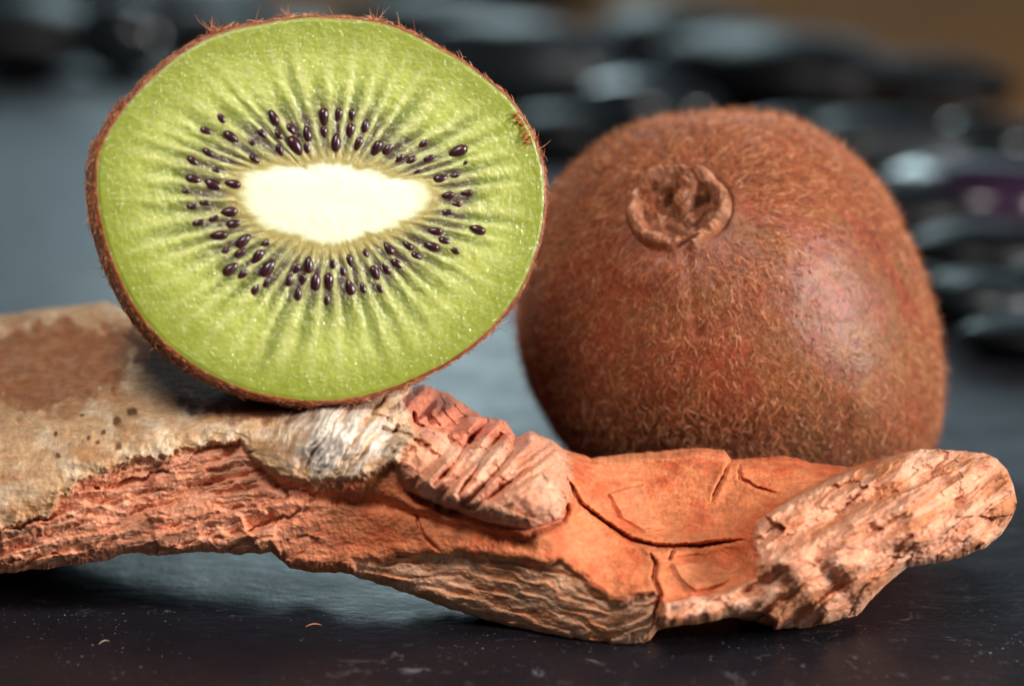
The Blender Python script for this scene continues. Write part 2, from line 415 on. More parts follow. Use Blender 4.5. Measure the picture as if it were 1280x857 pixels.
# lobes: upper roof flap, a central tongue, right curl, lower left lip
def flap(cx, cy, rx, ry, rot, h, hard=0.35):
    xx = (X-cx)*math.cos(rot)+(Y-cy)*math.sin(rot); yy = -(X-cx)*math.sin(rot)+(Y-cy)*math.cos(rot)
    d = np.hypot(xx/rx, yy/ry)+0.22*fbm(X*7+cx*9, Y*7, 3, 75)
    return h*ss(1+hard*0.5, 1-hard, d)
H += flap(0.0, 0.44, 0.48, 0.15, -0.08, 0.16, 0.4)                            # roof
H += flap(0.10, 0.16, 0.17, 0.30, -0.25, 0.15, 0.4)                           # tongue
H += flap(0.22, -0.16, 0.26, 0.10, 0.55, 0.10, 0.5)
H -= flap(-0.42, 0.27, 0.17, 0.07, -0.35, 0.16); H -= flap(-0.12, 0.20, 0.08, 0.10, -0.3, 0.18)
H -= flap(0.33, 0.10, 0.09, 0.14, -0.45, 0.18)
H += flap(-0.34, -0.06, 0.09, 0.30, 0.4, 0.07, 0.6); H += flap(-0.14, -0.20, 0.08, 0.26, 0.9, 0.05, 0.6)
H -= flap(0.10, -0.62, 0.19, 0.045, 0.25, 0.14)
H += 0.075*rdg(X*3.2, Y*3.2, 4, 77)*ss(1.0, 0.9, q)+0.018*fbm(X*22, Y*22, 3, 78)
VS = so+X[..., None]*ex+Y[..., None]*ey+(H+0.08)[..., None]*sn
cs = lin(132, 78, 50)*(1+0.5*fbm(X*7, Y*7, 4, 79))[..., None]
cs = cs+(lin(186, 136, 108)-cs)*(ss(0.05, 0.4, fbm(X*5+7, Y*5, 3, 80))*0.8)[..., None]
cs = cs+(lin(190, 132, 100)-cs)*(np.exp(-((q-0.82)/0.10)**2)*(0.5+0.6*na_)).clip(0, 1)[..., None]
cs = cs+(lin(96, 50, 34)-cs)*(ss(0.1, 0.5, fbm(X*9+2, Y*9, 3, 82))*0.7)[..., None]
child('stem_scar', VS.reshape(-1, 3), grid(nr, na, True), M['knot'], kiwi, cs.reshape(-1, 3))

# ---- half kiwi
HO = [(124, 190), (128, 280), (148, 340), (180, 398), (222, 440), (282, 476), (350, 496), (420, 499), (480, 487), (530, 466),
      (580, 437), (622, 400), (656, 350), (676, 292), (680, 225), (664, 165), (640, 128), (600, 94), (545, 60), (485, 32), (420, 24),
      (330, 31), (250, 54), (184, 105), (146, 150), (122, 235)]
HCO = [(300, 216), (330, 209), (380, 209), (420, 203), (450, 210), (490, 222), (528, 226), (542, 240), (536, 262), (502, 280), (460, 294),
       (430, 306), (400, 306), (370, 295), (330, 285), (306, 266), (298, 240)]
HC = (415, 252)
NA = 940
hth, hR = pol(HO, *HC, NA); _, hRc = pol(HCO, *HC, NA, 90)
hR = hR*(1+0.004*fbm(np.cos(hth)*5, np.sin(hth)*5, 3, 90))
YAW = math.tan(math.radians(9))
fN = np.array([math.sin(math.radians(9)), 0, 0])-FW*math.cos(math.radians(9)); fN = fN/np.linalg.norm(fN)
def facep(px, py, up=0.0):
    """point on the cut face; `up` cm out of the face"""
    d = (np.asarray(px)-HC[0])/100*YAW
    return P(px, py, d)+np.asarray(up)[..., None]*fN
nc_, nf_ = 40, 210
tc = np.linspace(0, 1, nc_)[:, None]; tf = np.linspace(0, 1, nf_)[1:, None]
rho_c = tc*hRc[None]; rho_f = hRc[None]+(hR-hRc)[None]*tf
rho_a = np.vstack([rho_c, rho_f]); t_a = np.vstack([np.zeros_like(tc)+0*hRc[None], tf+0*hRc[None]])
px = HC[0]+rho_a*np.cos(hth)[None]; py = HC[1]-rho_a*np.sin(hth)[None]
thg = np.broadcast_to(hth[None], px.shape)
# ray index from arc length round the core, so that the rays fan out evenly
arc = np.cumsum(np.hypot(np.gradient(hRc*np.cos(hth)), np.gradient(hRc*np.sin(hth)))+0.55*np.hypot(np.gradient(hR*np.cos(hth)), np.gradient(hR*np.sin(hth))))
arc = arc/arc[-1]; NRAY = 47
ang = np.broadcast_to((arc*NRAY)[None], px.shape)
warp = 0.12*fbm(px/60, py/60, 3, 91)+0.5*pn(ang*0.45, ang*0+3, 92)
ph = ang+warp; fi = np.floor(ph).astype(int); fr = ph-fi
rnd = np.random.default_rng(5).random(400); rA = rnd[fi % 200]; rB = rnd[(fi % 200)+200]
fine = fbm(ph*3.0, t_a*7, 3, 93); grn = fbm(px/5.5, py/5.5, 3, 94); big = fbm(px/60, py/60, 3, 95)
loc_end = 0.50+0.36*rA; tn = np.clip(t_a/loc_end, 0, 1.2)
hw = (0.20+0.12*rB)*np.sqrt(np.clip(tn*3, 0, 1))*np.sqrt(np.clip(1.10-tn, 0, 1)*1.3).clip(0, 1)
locu = ss(hw+0.20, hw-0.12, np.abs(fr-0.5)+0.10*fine)*(hw > 0.001)*ss(0.0, 0.05, t_a)*ss(loc_end+0.1, loc_end-0.2, t_a)
zone_l = ss(0.0, 0.06, t_a)*ss(0.85, 0.45, t_a)
pale = np.exp(-(np.minimum(fr, 1-fr)/(0.15+0.06*rA))**2)*ss(0.0, 0.1, t_a)*ss(1.0, 0.5, t_a)
g0 = lin(142, 149, 56); g1 = lin(164, 170, 78); gout = lin(130, 140, 42); gpale = lin(204, 206, 140)
cf = g0+(g1-g0)*ss(-0.4, 0.5, 0.6*grn+0.8*big)[..., None]
cf = cf+(lin(180, 186, 92)-cf)*(np.exp(-((t_a-0.62)/0.16)**2)*0.5)[..., None]
cf = cf+(gout-cf)*ss(0.70, 0.98, t_a)[..., None]*0.8
dk = ss(0.02, 0.10, t_a)*ss(0.50, 0.26, t_a+0.06*big+0.08*(rB-0.5))            # dusky ring where the seeds sit
cf = cf+(lin(108, 92, 66)-cf)*(dk*0.62)[..., None]
lo_ = lin(102, 112, 42); li_ = lin(78, 58, 54)
loc_c = lo_+(li_-lo_)*(ss(0.46, 0.22, t_a)*(0.5+0.5*rB))[..., None]
cf = cf+(loc_c-cf)*(locu*(0.85-0.2*ss(0.35, 0.6, t_a)))[..., None]
plum = np.exp(-((t_a-0.24)/0.14)**2)*(0.30+0.7*locu)*ss(-0.30, 0.35, fbm(ph*1.3, t_a*9, 3, 96))
cf = cf+(lin(58, 34, 40)-cf)*(plum*0.88)[..., None]
cf = cf+(gpale-cf)*(pale*(0.50+0.6*fine)).clip(0, 1)[..., None]
cf = cf+(gpale-cf)*(0.40*ss(0.05, 0.5, fine)*zone_l)[..., None]
tan_in = ss(0.15, 0.02, t_a)*(rho_a > hRc[None]*0.9)
cf = cf+(lin(172, 150, 94)-cf)*(tan_in*(1-pale*0.5)*0.8)[..., None]
# core: cream, ragged edge
qc = rho_a/hRc[None]
core_m = ss(1.03, 0.89, qc+0.12*fbm(ph*1.2, t_a*3, 3, 97))
ccore = lin(232, 229, 204)*(1+0.07*fbm(px/9, py/9, 3, 98)+0.06*fbm(ang*2, rho_a/40, 3, 89))[..., None]
ccore = ccore+(lin(212, 212, 146)-ccore)*(ss(0.80, 1.0, qc)*0.7)[..., None]
cf = cf+(ccore-cf)*core_m[..., None]
hup = -0.010*locu*(0.7+0.6*fine)+0.004*pale+0.006*grn*ss(0.05, 0.3, t_a)*ss(1.0, 0.9, t_a)
hup = hup+0.014*fbm(ph*2.2, t_a*14, 3, 99)*zone_l+0.03*ss(1.1, 0.4, qc)-0.012*ss(0.975, 1.0, t_a)+0.008*fbm(px/20, py/20, 3, 100)
VF = facep(px, py, hup)
FF = grid(nc_+nf_-1, NA, True)
half = thing('halved_kiwi', 'halved green kiwi with white core and black seeds, propped on the wood', 'kiwi', P(415, 500, 1.0))
row = np.repeat(np.arange(nc_+nf_-2), NA)
Vx, Fx, Cx = submesh(VF.reshape(-1, 3), FF, row >= nc_-1, cf.reshape(-1, 3)); child('flesh', Vx, Fx, M['flesh'], half, Cx)
Vx, Fx, Cx = submesh(VF.reshape(-1, 3), FF, row < nc_-1, cf.reshape(-1, 3)); child('core', Vx, Fx, M['core'], half, Cx)
# skin shell behind the face
nb = 110
tb = np.linspace(0, 1, nb)**1.15; tcm = tb*3.0
s_ = np.sqrt(np.clip(1-(np.clip(tcm-0.45, -0.45, 9)/2.551)**2, 0, 1)); s_ = s_/s_[0]
s_[0] = 0.999; s_[1:] *= 1.012
bx = HC[0]+(s_[:, None]*hR[None])*np.cos(hth)[None]*1.0; by = HC[1]-(s_[:, None]*hR[None])*np.sin(hth)[None]
VB = facep(bx, by, np.broadcast_to(-tcm[:, None]-0.0, bx.shape)) + (-0.10*tcm)[:, None, None]*RT + (-0.035*tcm)[:, None, None]*UP
lip = (np.arange(nb) == 1)
VB[0] = facep(px[-1], py[-1], hup[-1]); 
VB[1] = facep(HC[0]+hR*1.008*np.cos(hth), HC[1]-hR*1.008*np.sin(hth), -0.012+0.012*fbm(np.cos(hth)*14, np.sin(hth)*14, 2, 102))
step = 2
VB = VB[:, ::step]; NBc = VB.shape[1]
NB = gnorm(VB); cb = VB.mean((0, 1))
if ((VB-cb)*NB).sum() < 0: NB = -NB
bth = np.broadcast_to(hth[::step][None], VB.shape[:2])
nbz = fbm(bth*6, np.broadcast_to(tcm[:, None], VB.shape[:2])*3, 3, 103)[..., None]
cbk = lin(150, 84, 44)+(lin(120, 60, 32)-lin(150, 84, 44))*ss(-0.2, 0.4, nbz)
child('skin', VB.reshape(-1, 3), grid(nb, NBc, True), M['skin'], half, cbk.reshape(-1, 3))
db = np.broadcast_to(np.where(tcm < 0.5, 3.0, 0.45)[:, None], VB.shape[:2])*(np.arange(nb) > 0)[:, None]
db = db*(0.45+1.1*ss(-0.25, 0.45, fbm(bth*7, bth*0, 3, 105)))
r, n, i, j = fuzz_from(VB, NB, cellarea(VB), 13500, db); cnt = len(r)
# outward from the rim in the plane of the face
out = np.cos(bth[i, j])[:, None]*RT+np.sin(bth[i, j])[:, None]*UP
n2 = n*0.4+out*0.6; n2 -= fN*(n2@fN)[:, None]*0.6; n2 /= np.linalg.norm(n2, axis=1, keepdims=True)
tang = rand_tangent(n2, fN*0.25-np.array([0, 0, 0.1]), 0.8)
tuft = ss(0.0, 0.45, fbm(bth[i, j]*9, bth[i, j]*0+2, 3, 107)+0.1)
L = (rng.gamma(4.0, 0.019, cnt)+0.03)*(0.75+0.5*tuft); L = np.minimum(L, 0.15); lift = np.clip(rng.normal(0.35, 0.3, cnt), 0.03, 1.6)*(0.6+0.7*tuft)
topm = ss(0.2, 1.0, np.sin(bth[i, j])); lift *= 1+0.35*topm
cc = hair_c[rng.choice(4, cnt, p=[.3, .3, .2, .2])]
Vh, Fh, Ch = tubes(r-n*0.004, tang, n2, L, rng.normal(0, 1.0, cnt), lift, rng.uniform(0.003, 0.0065, cnt), cc)
child('fuzz', Vh, Fh, M['fuzz'], half, Ch, 'stuff')
# torn scrap of skin hanging over the rim
m_ = 16; fl = []
for k in range(m_):
    q0 = rng.random(); b0 = (650+18*q0-rng.uniform(0, 5), 140+44*q0); a = rng.normal(3.5, 0.9); l = rng.uniform(6, 17)
    fl.append((facep(b0[0], b0[1], 0.015), np.cos(a)*RT-np.sin(a)*-1*UP*0.7+fN*0.25, l/100))
r = np.array([f[0] for f in fl]); dd = np.array([f[1] for f in fl]); dd /= np.linalg.norm(dd, axis=1, keepdims=True)
nn = np.repeat(fN[None], m_, 0); nn = nn-dd*(nn*dd).sum(1, keepdims=True); nn /= np.linalg.norm(nn, axis=1, keepdims=True)
Vh, Fh, Ch = tubes(r, dd, nn, np.array([f[2] for f in fl]), rng.normal(0, 1, m_), rng.uniform(0.1, 0.6, m_), rng.uniform(0.012, 0.022, m_),
                   np.repeat(lin(176, 104, 48)[None], m_, 0))
child('torn_skin_scrap', Vh, Fh, M['fuzz'], half, Ch)
# seeds: each one its own object, sunk in the flesh, long axis along the rays
seeds = [(276, 147, 1), (258, 164, 1), (289, 171, 1.1), (342, 147, 1), (364, 162, .8), (369, 182, 1.35), (384, 167, 1), (405, 146, 1.15),
  (242, 202, 1), (269, 213, .7), (242, 224, 1), (267, 231, 1.25), (291, 230, 1.05), (328, 167, .8), (261, 191, .8), (348, 168, .7), (316, 179, .7),
  (423, 144, 1), (420, 178, 1.15), (440, 144, .75), (438, 164, 1), (457, 157, 1), (448, 180, 1), (471, 185, 1.15), (485, 186, .95), (498, 198, 1),
  (529, 180, .9), (537, 197, .85), (514, 201, .6), (573, 189, 1.2), (582, 203, .75), (560, 244, .8), (584, 241, .75), (286, 265, 1.2),
  (249, 278, 1), (241, 258, .7), (274, 294, 1.1), (304, 301, 1.1), (283, 313, .75), (322, 321, 1.15), (335, 335, 1.25), (288, 336, 1.1),
  (303, 343, .95), (320, 361, 1.1), (386, 331, 1.1), (379, 349, .8), (373, 367, .85), (395, 352, 1.25), (411, 352, 1.1), (409, 374, .85),
  (438, 359, 1.1), (469, 341, 1.0), (475, 360, .8), (483, 335, .9), (497, 330, 1.0), (486, 311, 1.0), (510, 307, .8), (521, 320, .6), (540, 308, 1.1),
  (544, 289, 1.0), (556, 301, .9), (568, 313, .9), (597, 287, 1.15), (560, 265, .9), (429, 338, .6), (454, 360, .65), (231, 239, .7), (334, 352, .6)]
ns_, nt_ = 14, 10
a_ = np.linspace(0, 2*np.pi, ns_, endpoint=False)[None]; b_ = np.linspace(-np.pi/2, np.pi/2, nt_)[:, None]
sy = np.sin(b_)*np.ones_like(a_); wd = np.cos(b_)*(1-0.22*sy)
SV = np.stack([wd*np.cos(a_)*0.054, sy*0.098, wd*np.sin(a_)*0.045], -1).reshape(-1, 3)
SF = grid(nt_, ns_, True); seed0 = None
sd = mesh('seed', SV, SF, M['seed']); sme = sd.data; bpy.data.objects.remove(sd)
from mathutils import Matrix
horg = np.array(list(half['_org']))
tries = 0; n_first = len(seeds)
while len(seeds) < n_first+18 and tries < 3000:
    tries += 1; a = rng.uniform(-np.pi, np.pi); jj = int((a+np.pi)/(2*np.pi)*NA) % NA; q0 = rng.uniform(0.10, 0.27)
    rr0 = hRc[jj]+(hR[jj]-hRc[jj])*q0; c0 = (HC[0]+rr0*math.cos(a), HC[1]-rr0*math.sin(a))
    if min(math.hypot(c0[0]-p[0], c0[1]-p[1]) for p in seeds) > 14: seeds.append((c0[0], c0[1], rng.uniform(0.7, 0.95)))
for k, (sx, sy_, s) in enumerate(seeds):
    o = bpy.data.objects.new('seed', sme); COL.objects.link(o); o.parent = half
    a = math.atan2(-(sy_-255)*1.25, sx-418)+rng.normal(0, 0.14)
    yv = np.cos(a)*RT+np.sin(a)*UP; yv = yv-fN*(yv@fN); yv /= np.linalg.norm(yv); xv = np.cross(yv, fN)
    if k % 3: yv = -yv; xv = -xv
    s = max(s, 0.78)*rng.uniform(0.96, 1.12)
    Mx = Matrix(((xv[0]*s, yv[0]*s, fN[0]*s), (xv[1]*s, yv[1]*s, fN[1]*s), (xv[2]*s, yv[2]*s, fN[2]*s))).to_4x4()
    loc = (facep(sx, sy_, rng.uniform(-0.030, -0.002))-horg)*CM
    o.matrix_local = Matrix.Translation(loc) @ Mx

# ------------------------------------------------------------------ the wood
top = [(-420, 440), (-300, 410), (-150, 402), (0, 395), (60, 385), (130, 378), (165, 386), (240, 410), (330, 438), (420, 470), (500, 486), (530, 481), (560, 491),
       (585, 508), (604, 521), (632, 525), (645, 546), (662, 538), (690, 549), (705, 561), (740, 572), (800, 565), (870, 559), (905, 562), (914, 574),
       (980, 569), (1020, 579), (1060, 583), (1100, 572), (1150, 560), (1195, 563), (1230, 565), (1246, 573), (1259, 587), (1267, 606), (1271, 626)]
bot = [(-420, 640), (-300, 700), (-150, 722), (0, 716), (60, 710), (130, 701), (165, 689), (200, 694), (250, 689), (300, 692), (340, 690), (362, 709), (390, 714), (430, 716), (480, 731),
       (535, 750), (580, 766), (640, 787), (700, 801), (765, 813), (795, 810), (812, 800), (822, 786), (870, 779), (915, 771), (945, 777), (968, 786), (1010, 784),
       (1070, 771), (1088, 750), (1110, 728), (1135, 709), (1190, 700), (1232, 684), (1252, 668), (1265, 647), (1271, 631)]
xs = np.r_[np.linspace(-420, -24, 70), np.linspace(-20, 1271, 1180)]
NV = 290
vv = np.linspace(0, 1, NV)[:, None]
def ip(c, x):
    c = np.array(c, float); return np.interp(x, c[:, 0], c[:, 1])
yt = ip(top, xs)+2.2*fbm(xs/16, xs*0, 3, 110)*ss(1268, 1230, xs); yb = ip(bot, xs)+3.0*fbm(xs/14, xs*0+5, 4, 111)*ss(1268, 1230, xs)
X = np.broadcast_to(xs[None], (NV, len(xs))).copy(); Y = yt+(yb-yt)*vv
ctrl = [(-420, 440, 5), (-420, 560, 2.5), (-420, 640, 3), (-200, 402, 5.4), (-200, 480, 3.0), (-200, 570, 1.2), (-200, 650, .7), (-200, 715, 1.2),
  (0, 397, 5.0), (130, 380, 4.9), (165, 388, 4.7), (0, 470, 3.0), (100, 460, 2.8), (0, 560, 1.1), (100, 550, .8), (200, 540, .5), (200, 460, 2.5),
  (0, 640, .4), (100, 600, .3), (0, 700, .7), (100, 692, .6), (200, 680, .3), (300, 684, .3), (160, 630, .35), (300, 430, 3.9), (300, 470, 2.2), (300, 515, .5), (400, 468, 3.0),
  (400, 505, .5), (300, 560, .1), (400, 560, -.25), (400, 605, -.1), (250, 620, .25), (480, 505, .7), (500, 488, 1.6), (560, 494, 1.8), (500, 545, .2), (560, 600, -.2),
  (640, 610, -.35), (690, 605, -.2), (600, 526, 1.1), (700, 566, 1.0), (300, 640, .15), (400, 645, .1), (500, 655, .05), (600, 685, -.2), (400, 705, .3),
  (550, 745, .25), (650, 785, .3), (780, 808, -.25), (700, 740, -.45), (800, 740, -.75), (740, 575, 1.2), (870, 563, 1.4), (980, 573, 1.3), (1050, 585, 1.1),
  (760, 640, .55), (830, 640, .75), (900, 640, .6), (980, 620, .5), (740, 690, -.25), (830, 690, -.1), (900, 700, .0), (960, 680, -.35), (960, 740, -.55), (860, 750, -.7),
  (1000, 780, .2), (1060, 650, -.35), (1060, 720, -.35), (1130, 600, .3), (1150, 650, -.3), (1150, 565, .9), (1230, 575, .9), (1255, 630, .5), (1200, 692, .3), (1130, 704, .0)]
D = tps(ctrl, X, Y)
wx = 7*fbm(X/26, Y/26, 4, 120); wy = 7*fbm(X/26, Y/26, 4, 124)
Xw, Yw = X+wx, Y+wy
def facet(U, V, seed):
    """flakes: each cell its own tilted plane, -1..1"""
    r_ = np.random.default_rng(seed); J = r_.random((64, 64, 5))
    ui, vi = np.floor(U).astype(int), np.floor(V).astype(int); best = np.full(U.shape, 1e9); out = np.zeros(U.shape)
    for a in (-1, 0, 1):
        for b in (-1, 0, 1):
            q_ = J[(ui+a) & 63, (vi+b) & 63]; du = U-(ui+a+q_[..., 0]); dv = V-(vi+b+q_[..., 1]); d_ = du*du+dv*dv; m = d_ < best
            best = np.where(m, d_, best); out = np.where(m, (q_[..., 2]-0.5)*1.1+2*(q_[..., 3]-0.5)*du+2*(q_[..., 4]-0.5)*dv, out)
    return out
# -- bark plate over the left part
bark_poly = [(-600, 300), (170, 340), (560, 460), (498, 498), (520, 540), (498, 575), (470, 592), (400, 606), (345, 596), (318, 574), (300, 553), (255, 558),
             (200, 569), (140, 586), (88, 612), (60, 645), (0, 664), (-600, 700)]
sb = sdpoly(Xw+0.5*wy, Yw+3*fbm(X/8, Y/8, 2, 127), bark_poly)
bark = ss(-1.5, 1.5, sb)
D -= 0.20*ss(-3, 4, sb)
D -= bark*0.06*np.exp(-(sb/14)**2)*facet(X/18+wx/10, Y/11+wy/10, 308)

D -= bark*0.05*np.exp(-(sb/18)**2)*(0.5+1.2*fbm(X/12, Y/12, 3, 128))          # curled, crumbling rim
D -= bark*(0.05*fbm(X/60, Y/40, 4, 130)+0.007*fbm(X/11, Y/9, 3, 131))
# soft humps and pits on the bark
for (x0, y0, sx, sy, h) in [(60, 520, 70, 22, -.10), (170, 500, 40, 16, -.08), (110, 575, 60, 12, -.10), (230, 510, 30, 12, .08), (30, 600, 50, 18, -.08)]:
    D += h*np.exp(-((X-x0)/sx)**2-((Y-y0)/sy)**2)
# grey-white fibre folds at the bark's right end
fib = np.exp(-(((X-425)/75)**2+((Y-552)/44)**2)**1.5)*bark
fa = (X-430)*0.86+(Y-550)*0.52+12*fbm(X/40, Y/40, 3, 133)
fn = fbm(fa/13, (Y-X*0.6)/90, 4, 134, 0.6)
D -= fib*(0.22*fn+0.05*rdg(fa/7, (Y-X*0.6)/70, 3, 135))
# -- exposed wood grain, lower left: long splinters
ga = math.radians(-14); gu = X*math.cos(ga)+Y*math.sin(ga); gv = -X*math.sin(ga)+Y*math.cos(ga)
m_l = (1-bark)*ss(470, 300, X)
gl = rdg(gu/150+0.3*wx/7, gv/22+wy/16, 3, 140)
D -= m_l*(0.09*gl+0.015*fbm(gu/60, gv/9, 3, 144))
D -= m_l*(0.075*facet(gu/120+wx/30, gv/20+wy/12, 301)+0.018*facet(gu/55+wx/20, gv/9+wy/9, 302))
te = (gv+26*fbm(gu/110, gv/50, 3, 146))/24; te = te-np.floor(te)
D += m_l*0.10*ss(-0.3, 0.4, fbm(gu/90, gv/30, 3, 148))*(ss(0.0, 0.8, te)-ss(0.86, 1.0, te))
# chunk of splinters at the lower edge
for pp, h in [([(180, 640), (240, 628), (300, 640), (318, 668), (262, 690), (196, 686)], .10), ([(300, 660), (345, 655), (352, 700), (395, 712), (330, 694)], .10),
              ([(0, 664), (90, 640), (150, 650), (120, 690), (0, 712)], .08), ([(190, 592), (300, 575), (330, 590), (260, 606), (190, 612)], .06)]:
    D -= h*ss(-2, 4, sdpoly(Xw, Yw, pp))
# -- knot: a curled, pleated lump
knot_poly = [(486, 552), (500, 530), (538, 532), (578, 556), (606, 544), (640, 552), (662, 539), (690, 549), (708, 566), (713, 620), (702, 648), (664, 660), (610, 652), (548, 630),
             (508, 612), (492, 585)]
sk = sdpoly(X+0.35*wx, Y+0.35*wy, knot_poly); knot = ss(-1.5, 1.5, sk)
D -= 0.40*(1-(1-np.clip(sk/27, 0, 1))**2.0)
D += 0.20*np.exp(-(np.clip(-sk, 0, 99)/7)**2)*(1-knot)*ss(590, 620, Y)
for pl, h, wd in [([(560, 628), (592, 596), (628, 560), (640, 530)], .17, 7), ([(590, 620), (624, 588), (660, 556), (676, 542)], .17, 7),
                  ([(634, 600), (668, 578), (700, 560)], .12, 6), ([(528, 612), (556, 585), (580, 556)], .12, 7), ([(505, 545), (530, 552), (556, 560)], .08, 6),
                  ([(574, 545), (592, 530), (606, 520)], .16, 7), ([(600, 552), (620, 535), (634, 524)], .15, 6), ([(548, 520), (566, 508), (575, 497)], .15, 8),
                  ([(500, 520), (520, 500), (535, 483)], .15, 8)]:
    dd, tt = dline(X+0.5*wx, Y+0.5*wy, pl)
    D -= 1.5*h*np.exp(-(dd/wd)**2)*np.sin(np.pi*np.clip(tt*0.9+0.08, 0, 1))
    D += 0.75*h*np.exp(-((dd-wd*1.9)/(wd*0.6))**2)
D -= knot*(0.07*facet((X+Y)/38+wx/16, (X-Y)/24+wy/16, 303)+0.03*facet(X/13+wx/9, Y/11+wy/9, 304))
D -= knot*(0.05*rdg((X-Y)/60, (X+Y)/26, 3, 150)+0.010*fbm(X/10, Y/10, 3, 152))
for pl in ([(628, 540), (602, 580), (570, 620)], [(657, 548), (627, 585), (584, 628)], [(694, 560), (657, 587), (608, 626)], [(588, 552), (566, 580), (540, 606)], [(610, 524), (594, 540), (586, 554)]):
    dd, tt = dline(X+0.35*wx, Y+0.35*wy, pl); D += 0.30*np.exp(-(dd/3.6)**2)*np.sqrt(np.clip(np.minimum(tt, 1-tt)*5, 0, 1))
pieceb = ss(-2, 2, sdpoly(Xw, Yw, [(470, 515), (500, 470), (570, 470), (650, 500), (690, 545), (640, 552), (606, 544), (578, 556), (538, 532), (500, 530)]))
D -= pieceb*0.06*facet((X+Y)/40+wx/14, (Y-X)/20+wy/14, 305)
D -= pieceb*(0.13*rdg((X+Y*1.3)/44, (Y-X)/110, 3, 154))
dd, _ = dline(Xw, Yw, [(478, 536), (500, 541), (522, 549), (533, 556)]); D += 0.30*np.exp(-(dd/3.2)**2)
dd, _ = dline(Xw, Yw, [(516, 512), (520, 525), (528, 532)]); D += 0.22*np.exp(-(dd/2.4)**2)
# groove and shelf under bark and knot
dd, _ = dline(Xw, Yw, [(322, 590), (360, 612), (420, 622), (480, 628), (520, 645), (600, 664), (660, 676)]); D += 0.16*np.exp(-(dd/8)**2)
# -- layered strata on the lower front
st_poly = [(440, 700), (500, 692), (580, 690), (650, 702), (700, 702), (735, 728), (762, 752), (800, 742), (822, 738), (824, 790), (780, 830), (640, 810), (520, 760), (440, 730)]
sst = sdpoly(Xw, Yw, st_poly); mst = ss(-3, 6, sst)
sline = Y-np.interp(X, [440, 560, 680, 760, 810, 840], [700, 712, 745, 790, 770, 740])
sf = (sline+22*fbm(X/90, Y/50, 3, 160))/15.0+0.5*pn(X/50, Y/14, 161); sfr = sf-np.floor(sf)
sam = 0.3+0.7*ss(-0.2, 0.4, fbm(X/60, Y/25, 3, 165))
D += mst*(0.065*sam*(ss(0, 0.75, sfr)-ss(0.70, 1.0, sfr))-0.05*rdg(X/90, sf*0.45, 4, 163)-0.02*rdg(X/40, sf*1.7, 3, 167))+0.14*ss(-2, 5, sst)-0.05*np.exp(-((sst+6)/7)**2)
# -- smooth saddle and its cracks
def crack(pts, w_, dep, lipw=6, lip=0.03, jit=1.0):
    global D
    dd, tt = dline(X+jit*0.35*wx+1.3*fbm(X/5, Y/5, 2, 170), Y+jit*0.35*wy+1.3*fbm(X/5, Y/5, 2, 172), pts)
    tap = np.sqrt(np.clip(np.minimum(tt*6, (1-tt)*5), 0.02, 1))
    D += dep*tap*np.exp(-(dd/(w_*tap+0.3))**2)-lip*np.exp(-((dd-w_*2.2)/lipw)**2)*tap
crack([(704, 590), (716, 612), (728, 630), (752, 650), (788, 674), (822, 683), (870, 682), (930, 674)], 2.6, .30, 7, .05)
crack([(812, 690), (820, 705), (817, 722), (826, 742), (818, 765), (815, 786)], 2.0, .28, 5, .02)
crack([(842, 686), (836, 700)], 1.6, .2)
crack([(914, 574), (904, 596), (896, 612), (890, 628)], 1.6, .14)
crack([(924, 578), (926, 598), (944, 608), (972, 616)], 1.5, .14)
crack([(520, 642), (528, 668), (552, 690)], 1.5, .10)
crack([(700, 610), (712, 640), (705, 652)], 2.0, .12)
for pp, h in [([(760, 616), (806, 604), (812, 630), (833, 662), (806, 664), (778, 648)], .08), ([(838, 704), (884, 702), (924, 716), (900, 730), (868, 738), (850, 722)], .09),
              ([(690, 545), (730, 560), (800, 556), (908, 552), (914, 574), (850, 572), (770, 585), (722, 580)], .05), ([(800, 684), (850, 680), (880, 692), (818, 700)], .05)]:
    D -= h*ss(-1.2, 2.4, sdpoly(X+0.4*wx, Y+0.4*wy, pp))
D += 0.32*np.exp(-((X-914)/34)**2-((Y-700)/24)**2)
# -- fibrous right end block
r_poly = [(1062, 588), (1020, 606), (975, 632), (944, 652), (938, 672), (946, 696), (942, 722), (900, 740), (830, 752), (822, 800), (960, 830), (1300, 800), (1300, 540), (1120, 540), (1090, 580)]
sr = sdpoly(X+0.5*wx, Y+0.5*wy, r_poly); rb = ss(-1.5, 1.5, sr)
D -= 0.20*ss(-2, 7, sr)+0.10*np.exp(-((sr-5)/6)**2)*(0.5+1.2*fbm(X/16, Y/16, 3, 188))
ra = math.radians(-33); ru = X*math.cos(ra)+Y*math.sin(ra); rv = -X*math.sin(ra)+Y*math.cos(ra)
D -= rb*(0.15*facet(ru/95+wx/45, rv/30+wy/35, 306)+0.05*facet(ru/46+wx/40, rv/11+wy/30, 307))
D -= rb*(0.25*rdg(ru/190+wx/60, rv/44+wy/50, 3, 180)+0.03*fbm(X/36, Y/30, 2, 184)+0.012*rdg((X+0.55*Y)/9, (Y-0.55*X)/46, 3, 186))
